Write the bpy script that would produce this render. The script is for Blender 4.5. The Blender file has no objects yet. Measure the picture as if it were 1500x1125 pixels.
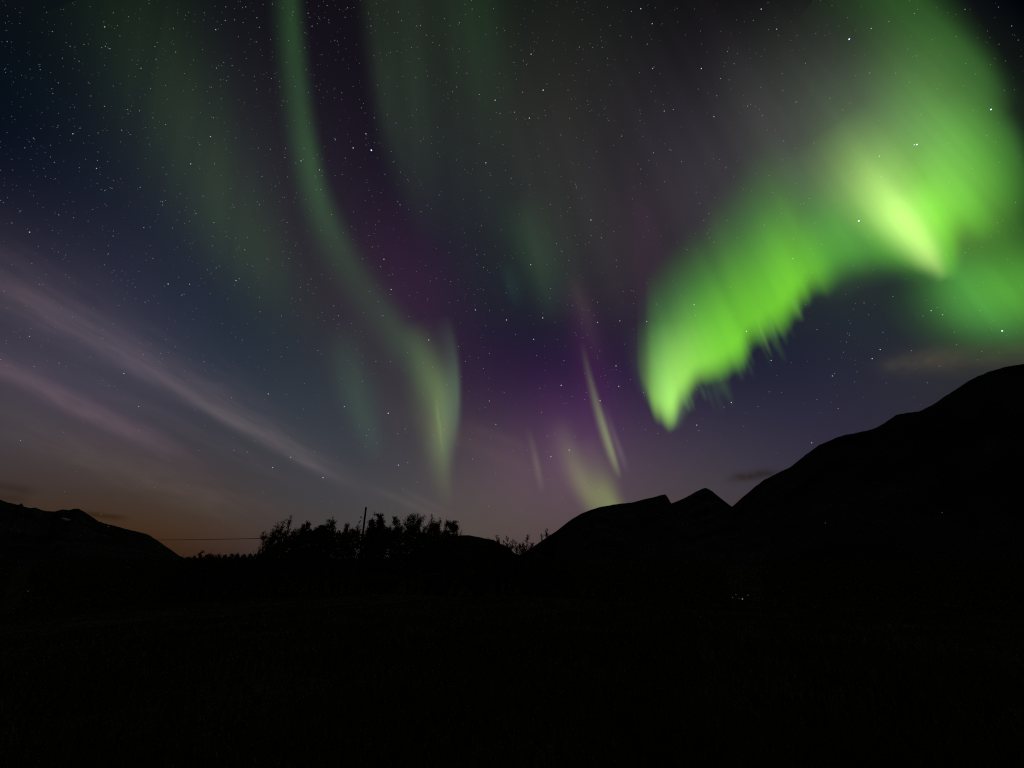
import bpy, bmesh, math, random
import numpy as np
from mathutils import Vector, Matrix
from mathutils.bvhtree import BVHTree

S = bpy.context.scene
COL = S.collection
R = math.radians
random.seed(7)
rng = np.random.default_rng(11)

# ------------------------------------------------------------------ camera
F, PITCH, EYE = 627.0, R(22.0), 1.6          # focal length in photo pixels, tilt up, eye height
cam = bpy.data.objects.new("camera", bpy.data.cameras.new("camera"))
COL.objects.link(cam)
cam.location = (0, 0, EYE)
cam.rotation_euler = (R(90) + PITCH, 0, 0)
cam.data.sensor_fit = 'HORIZONTAL'
cam.data.sensor_width = 36.0
cam.data.lens = 36.0 * F / 1500.0
cam.data.clip_start = 0.1
cam.data.clip_end = 600000.0
S.camera = cam
CP, SP = math.cos(PITCH), math.sin(PITCH)


def ray(x, y):
    """unit direction of the sight line through a photo pixel (scalars or arrays)"""
    xc = (np.asarray(x, float) - 750.0) / F
    yc = (562.5 - np.asarray(y, float)) / F
    d = np.stack([xc, CP - yc * SP, SP + yc * CP], -1)
    return d / np.linalg.norm(d, axis=-1, keepdims=True)


def at_depth(x, y, depth):
    d = ray(x, y)
    p = d * (depth / d[1])
    return Vector((p[0], p[1], p[2] + EYE))


def lin(c):
    c = np.asarray(c, float) / 255.0
    return np.where(c <= 0.04045, c / 12.92, ((c + 0.055) / 1.055) ** 2.4)


# ------------------------------------------------------------------ night sky (world)
S.view_settings.view_transform = 'Standard'
S.view_settings.look = 'None'
S.view_settings.exposure = 0.0
S.view_settings.gamma = 1.0
S.render.engine = 'CYCLES'
S.cycles.use_denoising = False
S.cycles.filter_width = 1.2
S.cycles.transparent_max_bounces = 64
S.cycles.max_bounces = 2
S.cycles.diffuse_bounces = 1
S.cycles.glossy_bounces = 1
S.cycles.sample_clamp_indirect = 1.0

# colour of the bare night sky along sight lines of the photo: x, y, r, g, b
SKY = """
0 20 8 13 20|150 20 11 20 22|300 20 19 25 26|400 20 22 22 28|480 20 17 9 21|560 20 20 20 21|680 20 22 27 24|800 20 25 30 25|950 20 20 21 21|1100 20 14 13 18|1200 20 24 28 25|1330 20 24 28 26|1450 20 7 5 12
0 120 11 15 25|150 120 15 23 31|300 120 26 29 33|380 120 28 28 35|480 120 25 15 31|540 120 20 17 31|680 120 28 31 29|800 120 33 35 33|950 120 26 25 28|1100 120 34 30 36|1200 120 42 44 42|1330 120 36 46 38|1480 120 8 8 13
0 220 14 18 31|150 220 21 27 42|280 220 33 37 44|380 220 38 36 46|510 220 30 21 36|560 220 24 22 34|700 220 37 37 38|850 220 38 37 40|1000 220 38 35 42|1120 220 50 48 50|1300 220 60 62 55|1450 220 30 45 32
0 320 27 29 46|150 320 28 32 50|280 320 34 39 53|370 320 40 44 47|440 320 43 37 48|580 320 30 25 42|680 320 34 34 46|900 320 40 37 42|1000 320 48 44 54|1150 320 45 50 52|1300 320 40 48 44|1450 320 28 44 32
0 420 54 47 62|100 420 44 42 60|250 420 33 39 60|350 420 37 43 56|450 420 44 42 52|600 420 44 28 52|700 420 28 28 46|850 420 40 38 44|920 420 44 34 52|1100 420 34 38 36|1300 420 32 44 50|1400 420 32 46 42|1490 420 30 42 34
0 520 62 60 76|100 520 58 58 75|250 520 48 50 66|400 520 40 47 62|520 520 52 50 58|650 520 54 36 64|720 520 34 28 51|800 520 37 28 56|880 520 52 29 60|920 520 38 32 60|1020 520 36 32 56|1150 520 36 35 56|1300 520 37 41 55|1400 520 44 47 50|1500 520 44 45 44
0 600 70 60 72|150 600 61 60 75|300 600 57 57 70|420 600 46 54 66|500 600 47 54 63|600 600 64 54 63|740 600 56 40 66|830 600 60 36 78|920 600 46 36 64|1000 600 54 46 67|1150 600 42 40 62|1250 600 43 42 62
0 670 57 47 47|150 670 63 55 57|300 670 62 58 65|420 670 60 62 72|520 670 54 62 72|620 670 62 58 66|720 670 77 61 76|800 670 82 61 82|900 670 84 62 88|960 670 66 56 74|1080 670 58 52 72|1160 670 54 50 68
100 730 58 44 37|250 730 58 45 39|350 730 68 57 57|450 730 70 62 66|550 730 68 65 73|650 730 80 73 75|750 730 90 78 81|850 730 91 77 82|960 730 78 69 74|1060 730 72 64 68
140 770 64 42 32|240 780 57 42 33|340 785 58 47 43|450 780 62 56 58|600 780 74 70 70|700 780 84 74 72|780 780 80 68 68|900 780 76 66 70|1100 760 66 60 64
-200 300 16 22 40|-200 600 50 46 52|1700 300 14 26 26|1700 550 30 36 44|750 -200 16 18 18|200 -200 6 10 16|1300 -200 10 10 14|-250 850 40 30 28|400 860 50 42 40|800 860 66 56 56|1200 860 50 46 50|1700 860 26 28 36
"""
rows = np.array([[float(v) for v in s.split()] for s in SKY.replace("\n", "|").split("|") if s.strip()])
grey = rows[:, 2:5].mean(1, keepdims=True)
rows[:, 2:5] = (grey + (rows[:, 2:5] - grey) * np.array([1.0, 1.0, .82])) * .97
sd, sc = ray(rows[:, 0], rows[:, 1]), lin(rows[:, 2:5])
cx, cy = [], []
for j, y in enumerate((-120, 50, 190, 310, 420, 530, 630, 715, 800)):
    step = 165 if y > 300 else 215
    for x in np.arange(-60 + (j % 2) * step / 2, 1620, step):
        if not (y > 620 and x > 1250):
            cx.append(x)
            cy.append(y)
lc = ray(cx, cy)
KAPPA = 1.0 / 0.165 ** 2
G = np.exp(KAPPA * (sd @ lc.T - 1.0))
base = np.array([0.010, 0.010, 0.014])
LAM = 0.06
lobe = np.linalg.solve(G.T @ G + LAM * np.eye(len(cx)), G.T @ (sc - base))

world = bpy.data.worlds.new("World")
S.world = world
world.use_nodes = True
world.cycles.sampling_method = 'MANUAL'
world.cycles.sample_map_resolution = 256
nt = world.node_tree
nt.nodes.clear()


def N(tree, kind, **kw):
    n = tree.nodes.new(kind)
    for k, v in kw.items():
        setattr(n, k, v)
    return n


def put(tree, sock, v):
    if isinstance(v, bpy.types.NodeSocket):
        tree.links.new(v, sock)
    else:
        sock.default_value = v


def math_n(tree, op, a, b=None, c=None, clamp=False):
    n = N(tree, 'ShaderNodeMath', operation=op, use_clamp=clamp)
    for i, v in enumerate((a, b, c)):
        if v is not None:
            put(tree, n.inputs[i], v)
    return n.outputs[0]


def vec_n(tree, op, a, b=None, c=None):
    n = N(tree, 'ShaderNodeVectorMath', operation=op)
    for i, v in enumerate((a, b, c)):
        if v is not None:
            put(tree, n.inputs[i], v)
    return n.outputs['Value'] if op == 'DOT_PRODUCT' else n.outputs['Vector']


geo = N(nt, 'ShaderNodeTexCoord').outputs['Generated']
DIR = vec_n(nt, 'NORMALIZE', geo)
acc = None
for c, w in zip(lc, lobe):
    d = vec_n(nt, 'DOT_PRODUCT', DIR, tuple(c))
    e = math_n(nt, 'EXPONENT', math_n(nt, 'MULTIPLY_ADD', d, KAPPA, -KAPPA))
    comb = N(nt, 'ShaderNodeCombineXYZ')
    for i in range(3):
        nt.links.new(e, comb.inputs[i])
    acc = vec_n(nt, 'MULTIPLY_ADD', comb.outputs[0], tuple(w), acc if acc is not None else tuple(base))

# thin cirrus streaks and small dark clouds: long lobes along a line of the sky, broken by noise
mp = N(nt, 'ShaderNodeTexNoise')
mp.inputs['Scale'].default_value = 9.0
mp.inputs['Detail'].default_value = 5.0
nt.links.new(DIR, mp.inputs['Vector'])
warp = math_n(nt, 'SUBTRACT', mp.outputs['Fac'], 0.5)


def streak(x0, y0, x1, y1, up, down, col, reach=1.0, wob=0.010, grain=0.5, seed=0.0, fine=1.0):
    """cloud streak from one sight line to another; up/down = soft half widths in photo pixels"""
    global acc
    a, b = ray(x0, y0), ray(x1, y1)
    n = np.cross(b, a)
    n /= np.linalg.norm(n)
    m = a + b
    m /= np.linalg.norm(m)
    t = np.cross(m, n)
    t /= np.linalg.norm(t)
    half = math.acos(float(a @ b)) / 2.0
    if n[2] < 0:
        n = -n
    q = vec_n(nt, 'DOT_PRODUCT', DIR, tuple(n))
    q = math_n(nt, 'MULTIPLY_ADD', warp, wob, q)
    pos = math_n(nt, 'MAXIMUM', q, 0.0)
    neg = math_n(nt, 'MINIMUM', q, 0.0)
    pos = math_n(nt, 'MULTIPLY', pos, F / up)
    neg = math_n(nt, 'MULTIPLY', neg, F / down)
    s2 = math_n(nt, 'ADD', math_n(nt, 'MULTIPLY', pos, pos), math_n(nt, 'MULTIPLY', neg, neg))
    al = math_n(nt, 'MULTIPLY', vec_n(nt, 'DOT_PRODUCT', DIR, tuple(t)), 1.0 / (half * reach))
    al2 = math_n(nt, 'MULTIPLY', al, al)
    al4 = math_n(nt, 'MULTIPLY', al2, al2)
    g = math_n(nt, 'EXPONENT', math_n(nt, 'MULTIPLY', math_n(nt, 'ADD', s2, al4), -1.0))
    g = math_n(nt, 'MULTIPLY', g, math_n(nt, 'GREATER_THAN', vec_n(nt, 'DOT_PRODUCT', DIR, tuple(m)), 0.0))
    if grain:
        # noise drawn out along the streak
        cmb = N(nt, 'ShaderNodeCombineXYZ')
        nt.links.new(math_n(nt, 'MULTIPLY', q, 34.0 * fine), cmb.inputs[0])
        nt.links.new(math_n(nt, 'MULTIPLY', al, 1.6), cmb.inputs[1])
        nz = N(nt, 'ShaderNodeTexNoise', noise_dimensions='2D')
        nz.inputs['Scale'].default_value = 2.0
        nz.inputs['Detail'].default_value = 2.0
        off = vec_n(nt, 'ADD', cmb.outputs[0], (seed * 3.7, seed * 1.9, 0))
        nt.links.new(off, nz.inputs['Vector'])
        f = math_n(nt, 'MULTIPLY_ADD', math_n(nt, 'SUBTRACT', nz.outputs['Fac'], 0.5), 2.6 * grain, 1.0)
        g = math_n(nt, 'MULTIPLY', g, math_n(nt, 'MAXIMUM', f, 0.0))
    comb = N(nt, 'ShaderNodeCombineXYZ')
    for i in range(3):
        nt.links.new(g, comb.inputs[i])
    acc = vec_n(nt, 'MULTIPLY_ADD', comb.outputs[0], tuple(col), acc)


streak(-120, 352, 490, 700, 20, 8, (.030, .021, .022), seed=1.0, grain=.7)
streak(-160, 300, 420, 640, 34, 26, (.014, .009, .010), seed=2.0, fine=.7, grain=.8)
streak(-80, 405, 250, 570, 14, 12, (.012, .008, .009), seed=7.0, grain=.9)
streak(260, 575, 500, 703, 14, 6, (.018, .014, .012), seed=6.0, grain=.6)
streak(-140, 470, 250, 662, 10, 8, (.042, .025, .029), seed=3.0, grain=.6)
streak(-40, 500, 300, 690, 18, 22, (.010, .005, .008), seed=4.0, grain=.8)
streak(-60, 585, 420, 760, 16, 26, (.008, .006, .005), seed=5.0, grain=.8)
streak(10, 622, 330, 742, 14, 16, (.012, .010, .007), seed=22.0, grain=.8)
streak(60, 520, 420, 700, 9, 9, (.008, .006, .007), seed=21.0, grain=.9)
streak(545, 715, 650, 760, 6, 5, (.014, .011, .011), grain=0)
streak(590, 718, 660, 752, 4, 4, (.010, .008, .008), grain=0)
streak(600, 610, 780, 690, 18, 12, (.010, .007, .003), grain=0)
streak(680, 620, 770, 655, 8, 8, (.010, .007, .003), grain=0)
streak(120, 751, 185, 758, 2.5, 3, (-.020, -.012, -.010), grain=0, seed=12.0, wob=.006)
streak(-20, 709, 50, 721, 4, 4, (-.014, -.010, -.010), grain=0, seed=13.0, wob=.006)
streak(-20, 727, 40, 733, 4, 4, (-.012, -.008, -.008), grain=0, seed=14.0, wob=.006)
streak(1068, 703, 1140, 692, 6, 5, (-.018, -.017, -.030), grain=.4, seed=15.0, wob=.012)
streak(1290, 538, 1400, 522, 9, 10, (.019, .015, .006), grain=.5, seed=16.0, wob=.02)
streak(1330, 524, 1560, 514, 13, 18, (.018, .013, .004), grain=.4, seed=17.0, wob=.02)

acc = vec_n(nt, 'MAXIMUM', acc, (0.0005, 0.0005, 0.0008))
# the last trace of twilight behind the left-hand range: physical sky with the sun well below the horizon
SUN_EL, SUN_AZ = R(-4.0), R(-38.0)
sky = N(nt, 'ShaderNodeTexSky', sky_type='NISHITA')
sky.sun_disc = False
sky.sun_elevation = SUN_EL
sky.sun_rotation = SUN_AZ
bg1 = N(nt, 'ShaderNodeBackground')
nt.links.new(acc, bg1.inputs['Color'])
bg1.inputs['Strength'].default_value = 1.0
bg2 = N(nt, 'ShaderNodeBackground')
nt.links.new(sky.outputs[0], bg2.inputs['Color'])
bg2.inputs['Strength'].default_value = 0.05
add = N(nt, 'ShaderNodeAddShader')
nt.links.new(bg1.outputs[0], add.inputs[0])
nt.links.new(bg2.outputs[0], add.inputs[1])
out = N(nt, 'ShaderNodeOutputWorld')
nt.links.new(add.outputs[0], out.inputs['Surface'])


# ------------------------------------------------------------------ helpers
def tag(o, label=None, cat=None, group=None, kind=None):
    if label:
        o['label'] = label
    if cat:
        o['category'] = cat
    if group:
        o['group'] = group
    if kind:
        o['kind'] = kind
    return o


def link_mesh(name, verts, faces, mat, parent=None, smooth=True):
    me = bpy.data.meshes.new(name)
    me.from_pydata([tuple(v) for v in verts], [], [tuple(f) for f in faces])
    if smooth:
        me.polygons.foreach_set('use_smooth', [True] * len(me.polygons))
    me.materials.append(mat)
    me.update()
    o = bpy.data.objects.new(name, me)
    COL.objects.link(o)
    if parent:
        o.parent = parent
    return o


def empty(name, loc):
    o = bpy.data.objects.new(name, None)
    o.location = loc
    o.empty_display_size = 0.5
    COL.objects.link(o)
    return o


def surface(name, c1, c2, scale, rough=0.95, detail=6.0, bump=0.0, bump_scale=None, third=None):
    m = bpy.data.materials.new(name)
    m.use_nodes = True
    t = m.node_tree
    b = t.nodes['Principled BSDF']
    b.inputs['Roughness'].default_value = rough
    b.inputs['Specular IOR Level'].default_value = 0.0
    co = N(t, 'ShaderNodeTexCoord').outputs['Object']
    nz = N(t, 'ShaderNodeTexNoise')
    nz.inputs['Scale'].default_value = scale
    nz.inputs['Detail'].default_value = detail
    t.links.new(co, nz.inputs['Vector'])
    rp = N(t, 'ShaderNodeValToRGB')
    rp.color_ramp.elements[0].position = 0.35
    rp.color_ramp.elements[0].color = (*c1, 1)
    rp.color_ramp.elements[1].position = 0.68
    rp.color_ramp.elements[1].color = (*c2, 1)
    if third:
        e = rp.color_ramp.elements.new(0.8)
        e.color = (*third, 1)
    t.links.new(nz.outputs['Fac'], rp.inputs['Fac'])
    t.links.new(rp.outputs['Color'], b.inputs['Base Color'])
    if bump:
        n2 = N(t, 'ShaderNodeTexNoise')
        n2.inputs['Scale'].default_value = bump_scale or scale * 4
        n2.inputs['Detail'].default_value = 8
        t.links.new(co, n2.inputs['Vector'])
        bp = N(t, 'ShaderNodeBump')
        bp.inputs['Strength'].default_value = bump
        t.links.new(n2.outputs['Fac'], bp.inputs['Height'])
        t.links.new(bp.outputs['Normal'], b.inputs['Normal'])
    return m


M_ground = surface('dry_grass_ground', (.030, .028, .013), (.085, .078, .034), 0.35, bump=.5, bump_scale=6, third=(.055, .064, .024))
M_rock = surface('dark_heath_and_rock', (.016, .017, .016), (.052, .052, .046), 0.004, bump=.6, bump_scale=0.03)
M_snow = surface('old_snow', (.70, .72, .75), (.84, .85, .87), 0.2)
M_bark = surface('dark_bark', (.030, .024, .020), (.055, .048, .042), 6.0, bump=.4)
M_wood = surface('weathered_pole_wood', (.035, .030, .026), (.060, .052, .044), 4.0, bump=.3)
M_metal = surface('dull_metal', (.06, .06, .06), (.10, .10, .10), 8.0, rough=.6)
M_wire = surface('wire_metal', (.03, .03, .03), (.05, .05, .05), 8.0, rough=.7)
M_leaf_brown = surface('autumn_leaf', (.10, .058, .022), (.19, .11, .038), 1.2)
M_leaf_green = surface('dull_green_leaf', (.055, .062, .022), (.11, .11, .038), 1.2)
M_leaf_dark = surface('dark_leaf', (.034, .040, .020), (.070, .074, .036), 1.2)
for m in (M_leaf_brown, M_leaf_green, M_leaf_dark):
    # thin leaves let some of the sky behind them through
    t = m.node_tree
    pb = t.nodes['Principled BSDF']
    tl = N(t, 'ShaderNodeBsdfTranslucent')
    t.links.new(pb.inputs['Base Color'].links[0].from_socket, tl.inputs['Color'])
    mx = N(t, 'ShaderNodeMixShader')
    mx.inputs[0].default_value = .4
    t.links.new(pb.outputs[0], mx.inputs[1])
    t.links.new(tl.outputs[0], mx.inputs[2])
    t.links.new(mx.outputs[0], t.nodes['Material Output'].inputs['Surface'])
M_grass = surface('grass_blade', (.060, .058, .022), (.13, .118, .05), 0.6)


# ------------------------------------------------------------------ ground
def ground_z(x, y):
    r = np.hypot(x, y)
    z = np.interp(r, [0, 8, 14, 24, 60, 100, 180, 400, 1500, 9000],
                  [0, -.02, -.5, -1.2, -3.6, -5.5, -9.5, -14, -17, -22])
    amp = np.clip((r - 2) / 40.0, 0, 1)
    und = (np.sin(x * .21 + 1.3) * np.cos(y * .17 + .4) * .30 + np.sin(x * .063 + y * .05) * .7
           + np.sin(x * .9 + 2 * np.sin(y * .5)) * .05)
    return z + und * amp


na, nr = 240, 150
rad = np.concatenate([[0.0], np.geomspace(0.7, 9000, nr)])
ang = np.linspace(0, 2 * math.pi, na, endpoint=False)
GX, GY = rad[1:, None] * np.cos(ang), rad[1:, None] * np.sin(ang)
GZ = ground_z(GX, GY)
gv = [(0, 0, 0)] + [(GX[i, j], GY[i, j], GZ[i, j]) for i in range(nr) for j in range(na)]
gf = [(0, 1 + j, 1 + (j + 1) % na) for j in range(na)]
for i in range(nr - 1):
    for j in range(na):
        a, b = 1 + i * na + j, 1 + i * na + (j + 1) % na
        gf.append((a, a + na, b + na, b))
tag(link_mesh('ground', gv, gf, M_ground), kind='structure')


# ------------------------------------------------------------------ mountains
def mountain(pts, dist, toe=0.35, rough=1.0, jit=0.5, seed=0, power=1.5, step=2.0):
    """a range whose skyline runs through the given sight lines at the given distance"""
    r_ = np.random.default_rng(seed)
    pts = np.array(pts, float)
    xs = np.arange(pts[0, 0], pts[-1, 0] + .1, step)
    ys = np.interp(xs, pts[:, 0], pts[:, 1])
    if jit:
        nse = np.zeros(len(xs))
        for k, a in ((2, .35), (4, .6), (9, 1.0), (22, 1.2)):
            kn = r_.normal(size=len(xs) // k + 3) * a
            nse += np.interp(np.arange(len(xs)) / k, np.arange(len(kn)), kn)
        ys = ys + nse * jit * 0.55
    d = ray(xs, ys)
    hd = d[:, :2] / np.linalg.norm(d[:, :2], axis=1, keepdims=True)
    el = d[:, 2] / np.linalg.norm(d[:, :2], axis=1)
    # ridge at varying distance, so that spurs and hollows are real
    bulge = np.interp(np.linspace(0, 1, len(xs)), np.linspace(0, 1, 9), 1 + .10 * r_.normal(size=9))
    DR = dist * bulge
    zr = EYE + el * DR
    ts = np.concatenate([np.linspace(0, 1, 44), 1 + np.linspace(0.03, .9, 14)])
    zb = -18.0
    nz = r_.normal(size=(12, 40))
    V = []
    for t in ts:
        rr = DR * (toe + (1 - toe) * t)
        if t <= 1:
            h = t ** power
            u = np.linspace(0, 39, len(xs))
            row = t * 11
            i0 = min(int(row), 10)
            f = row - i0
            w = (1 - f) * np.interp(u, np.arange(40), nz[i0]) + f * np.interp(u, np.arange(40), nz[i0 + 1])
            h = h * (1 + .10 * rough * w * (1 - t) ** .8 * min(1, t * 4)) if t < 1 else h
            z = zb + (zr - zb) * h
            lim = EYE + el * rr - (1 - t) * 2.0
            z = np.minimum(z, np.where(t < 1, np.maximum(lim, zb), z))
        else:
            z = zb + (zr - zb) * np.clip(1 - ((t - 1) / .9), 0, 1) ** 1.3
        V.append(np.column_stack([hd * rr[:, None], z]))
    n = len(xs)
    verts = np.concatenate(V)
    faces = [(i * n + j, i * n + j + 1, (i + 1) * n + j + 1, (i + 1) * n + j) for i in range(len(ts) - 1) for j in range(n - 1)]
    return link_mesh('mountain', verts, faces, M_rock), verts, faces


m_r, v_r, f_r = mountain([(800, 880), (900, 840), (960, 812), (1000, 790), (1040, 766), (1073, 742), (1090, 727), (1120, 703), (1138, 694),
                          (1157, 686), (1178, 669), (1200, 652), (1215, 645), (1233, 637), (1258, 632), (1283, 627), (1298, 618), (1313, 608),
                          (1330, 604), (1347, 602), (1370, 590), (1393, 575), (1420, 557), (1445, 547), (1467, 540), (1500, 532),
                          (1560, 512), (1650, 492), (1760, 480), (1900, 470)], 2600, seed=1, jit=.95)
tag(m_r, 'long black mountainside climbing to the right edge under the brightest aurora', kind='structure')
m_p, v_p, f_p = mountain([(640, 870), (700, 845), (740, 824), (773, 806), (796, 791), (815, 778), (832, 764), (851, 752), (862, 748), (877, 743),
                          (890, 741), (903, 739), (924, 736), (945, 731), (962, 727), (966, 725.5), (975, 724), (979, 730), (983, 737),
                          (1000, 750), (1040, 780), (1100, 830)], 3600, seed=2, jit=.35, step=1.5)
tag(m_p, 'dark flat topped ridge ending in a small notched step', kind='structure')
m_k, v_k, f_k = mountain([(900, 800), (940, 765), (968, 745), (984, 737), (995, 733), (1006, 728), (1020, 720), (1029, 716), (1034, 715), (1039, 717),
                          (1044, 720), (1055, 729), (1063, 735), (1072, 742), (1100, 765), (1160, 820)], 4600, seed=3, jit=.3, step=1.5)
tag(m_k, 'small black pointed peak between the notched ridge and the long mountainside', kind='structure')
m_l, v_l, f_l = mountain([(-340, 640), (-200, 680), (-100, 712), (0, 732), (11, 736), (20, 738), (27, 740), (30, 738), (32, 737), (35, 742), (43, 744),
                          (51, 743.5), (61, 747), (70, 749), (80, 749.5), (88, 747), (93, 746), (101, 747.3), (108, 745.5), (115, 745),
                          (121, 748.5), (128, 752.5), (136, 758), (144, 763), (152, 766), (160, 768.5), (176, 772), (192, 776.5), (204, 779), (213, 781),
                          (217, 782.5), (221, 785), (228, 790), (235, 795), (251, 805.5), (264, 814.5), (285, 828), (320, 850)], 4200, seed=4, jit=.3, step=1.0)
tag(m_l, 'jagged dark ridge sloping down from the left edge with a little old snow', kind='structure')
m_h, v_h, f_h = mountain([(560, 830), (610, 805), (645, 790), (665, 785), (680, 783.5), (688, 783.8), (698, 786), (707, 788), (723, 791), (731, 796),
                          (744, 802), (752, 809), (775, 822), (800, 835)], 650, seed=5, jit=.3, step=1.5)
m_h.name = 'hill'
tag(m_h, 'low rounded dark hill between the tree row and the bare shrubs', kind='structure')

BV = {}


def surface_hit(x, y, key, verts, faces):
    if key not in BV:
        BV[key] = BVHTree.FromPolygons([Vector(v) for v in verts], faces)
    d = Vector(ray(x, y))
    loc, nor, idx, dist = BV[key].ray_cast(Vector((0, 0, EYE)), d)
    return loc, nor


# patches of old snow lying on the left ridge
for k, (poly, lab) in enumerate([
    ([(89, 758.6), (92, 758.2), (97, 759), (103, 760.6), (104.3, 762), (101, 763), (97, 763), (94, 761.5), (91, 760)],
     'larger pale snow patch just below the left summit'),
    ([(156, 770.3), (158, 770), (160.2, 770.8), (160, 771.8), (157.5, 771.6)],
     'tiny faint snow patch further down the left ridge'),
]):
    pv = []
    c = np.mean(np.array(poly), 0)
    for (x, y) in [tuple(c)] + poly:
        loc, nor = surface_hit(x, y, 'left', v_l, f_l)
        if loc is None:
            loc, nor = surface_hit(c[0], c[1], 'left', v_l, f_l)
        back = Vector(ray(x, y))
        pv.append(loc - back * (14.0 if (x, y) != tuple(c) else 22.0))
    n = len(poly)
    low = [v + Vector((0, 12, -6)) for v in pv[1:]]
    fc = [(0, 1 + i, 1 + (i + 1) % n) for i in range(n)] + [(1 + i, 1 + n + i, 1 + n + (i + 1) % n, 1 + (i + 1) % n) for i in range(n)]
    tag(link_mesh('snow_patch', pv + low, fc, M_snow), lab, 'snow patch', 'snow patches on the left ridge')


# ------------------------------------------------------------------ aurora
# each curtain is a thin real sheet of glowing air some ten kilometres up and away; its light is
# stored per vertex as emitted radiance and broken into rays by noise that runs along the sheet
def glow_material(name, ray_scale=0.0, ray_amt=0.0, detail=2.0):
    m = bpy.data.materials.new(name)
    m.use_nodes = True
    t = m.node_tree
    t.nodes.clear()
    at = N(t, 'ShaderNodeAttribute', attribute_name='radiance')
    em = N(t, 'ShaderNodeEmission')
    if ray_amt:
        uv = N(t, 'ShaderNodeUVMap', uv_map='along').outputs[0]
        mpg = N(t, 'ShaderNodeMapping')
        mpg.inputs['Scale'].default_value = (ray_scale, 0.9, 1)
        t.links.new(uv, mpg.inputs['Vector'])
        nz = N(t, 'ShaderNodeTexNoise')
        nz.inputs['Scale'].default_value = 1.0
        nz.inputs['Detail'].default_value = detail
        t.links.new(mpg.outputs[0], nz.inputs['Vector'])
        f = math_n(t, 'MULTIPLY_ADD', math_n(t, 'SUBTRACT', nz.outputs['Fac'], .5), 2 * ray_amt, 1.0)
        t.links.new(math_n(t, 'MAXIMUM', f, 0.0), em.inputs['Strength'])
    t.links.new(at.outputs['Color'], em.inputs['Color'])
    tr = N(t, 'ShaderNodeBsdfTransparent')
    ad = N(t, 'ShaderNodeAddShader')
    t.links.new(tr.outputs[0], ad.inputs[0])
    t.links.new(em.outputs[0], ad.inputs[1])
    o = N(t, 'ShaderNodeOutputMaterial')
    t.links.new(ad.outputs[0], o.inputs['Surface'])
    m.cycles.emission_sampling = 'NONE'
    return m


M_veil = glow_material('aurora_veil')
M_rays = glow_material('aurora_rays', 20.0, .20)
M_fan = glow_material('aurora_fan_rays', 24.0, .30)
M_soft = glow_material('aurora_soft_rays', 20.0, .75)
M_streaky = glow_material('aurora_streaky_rays', 19.0, 1.1, .8)


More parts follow.
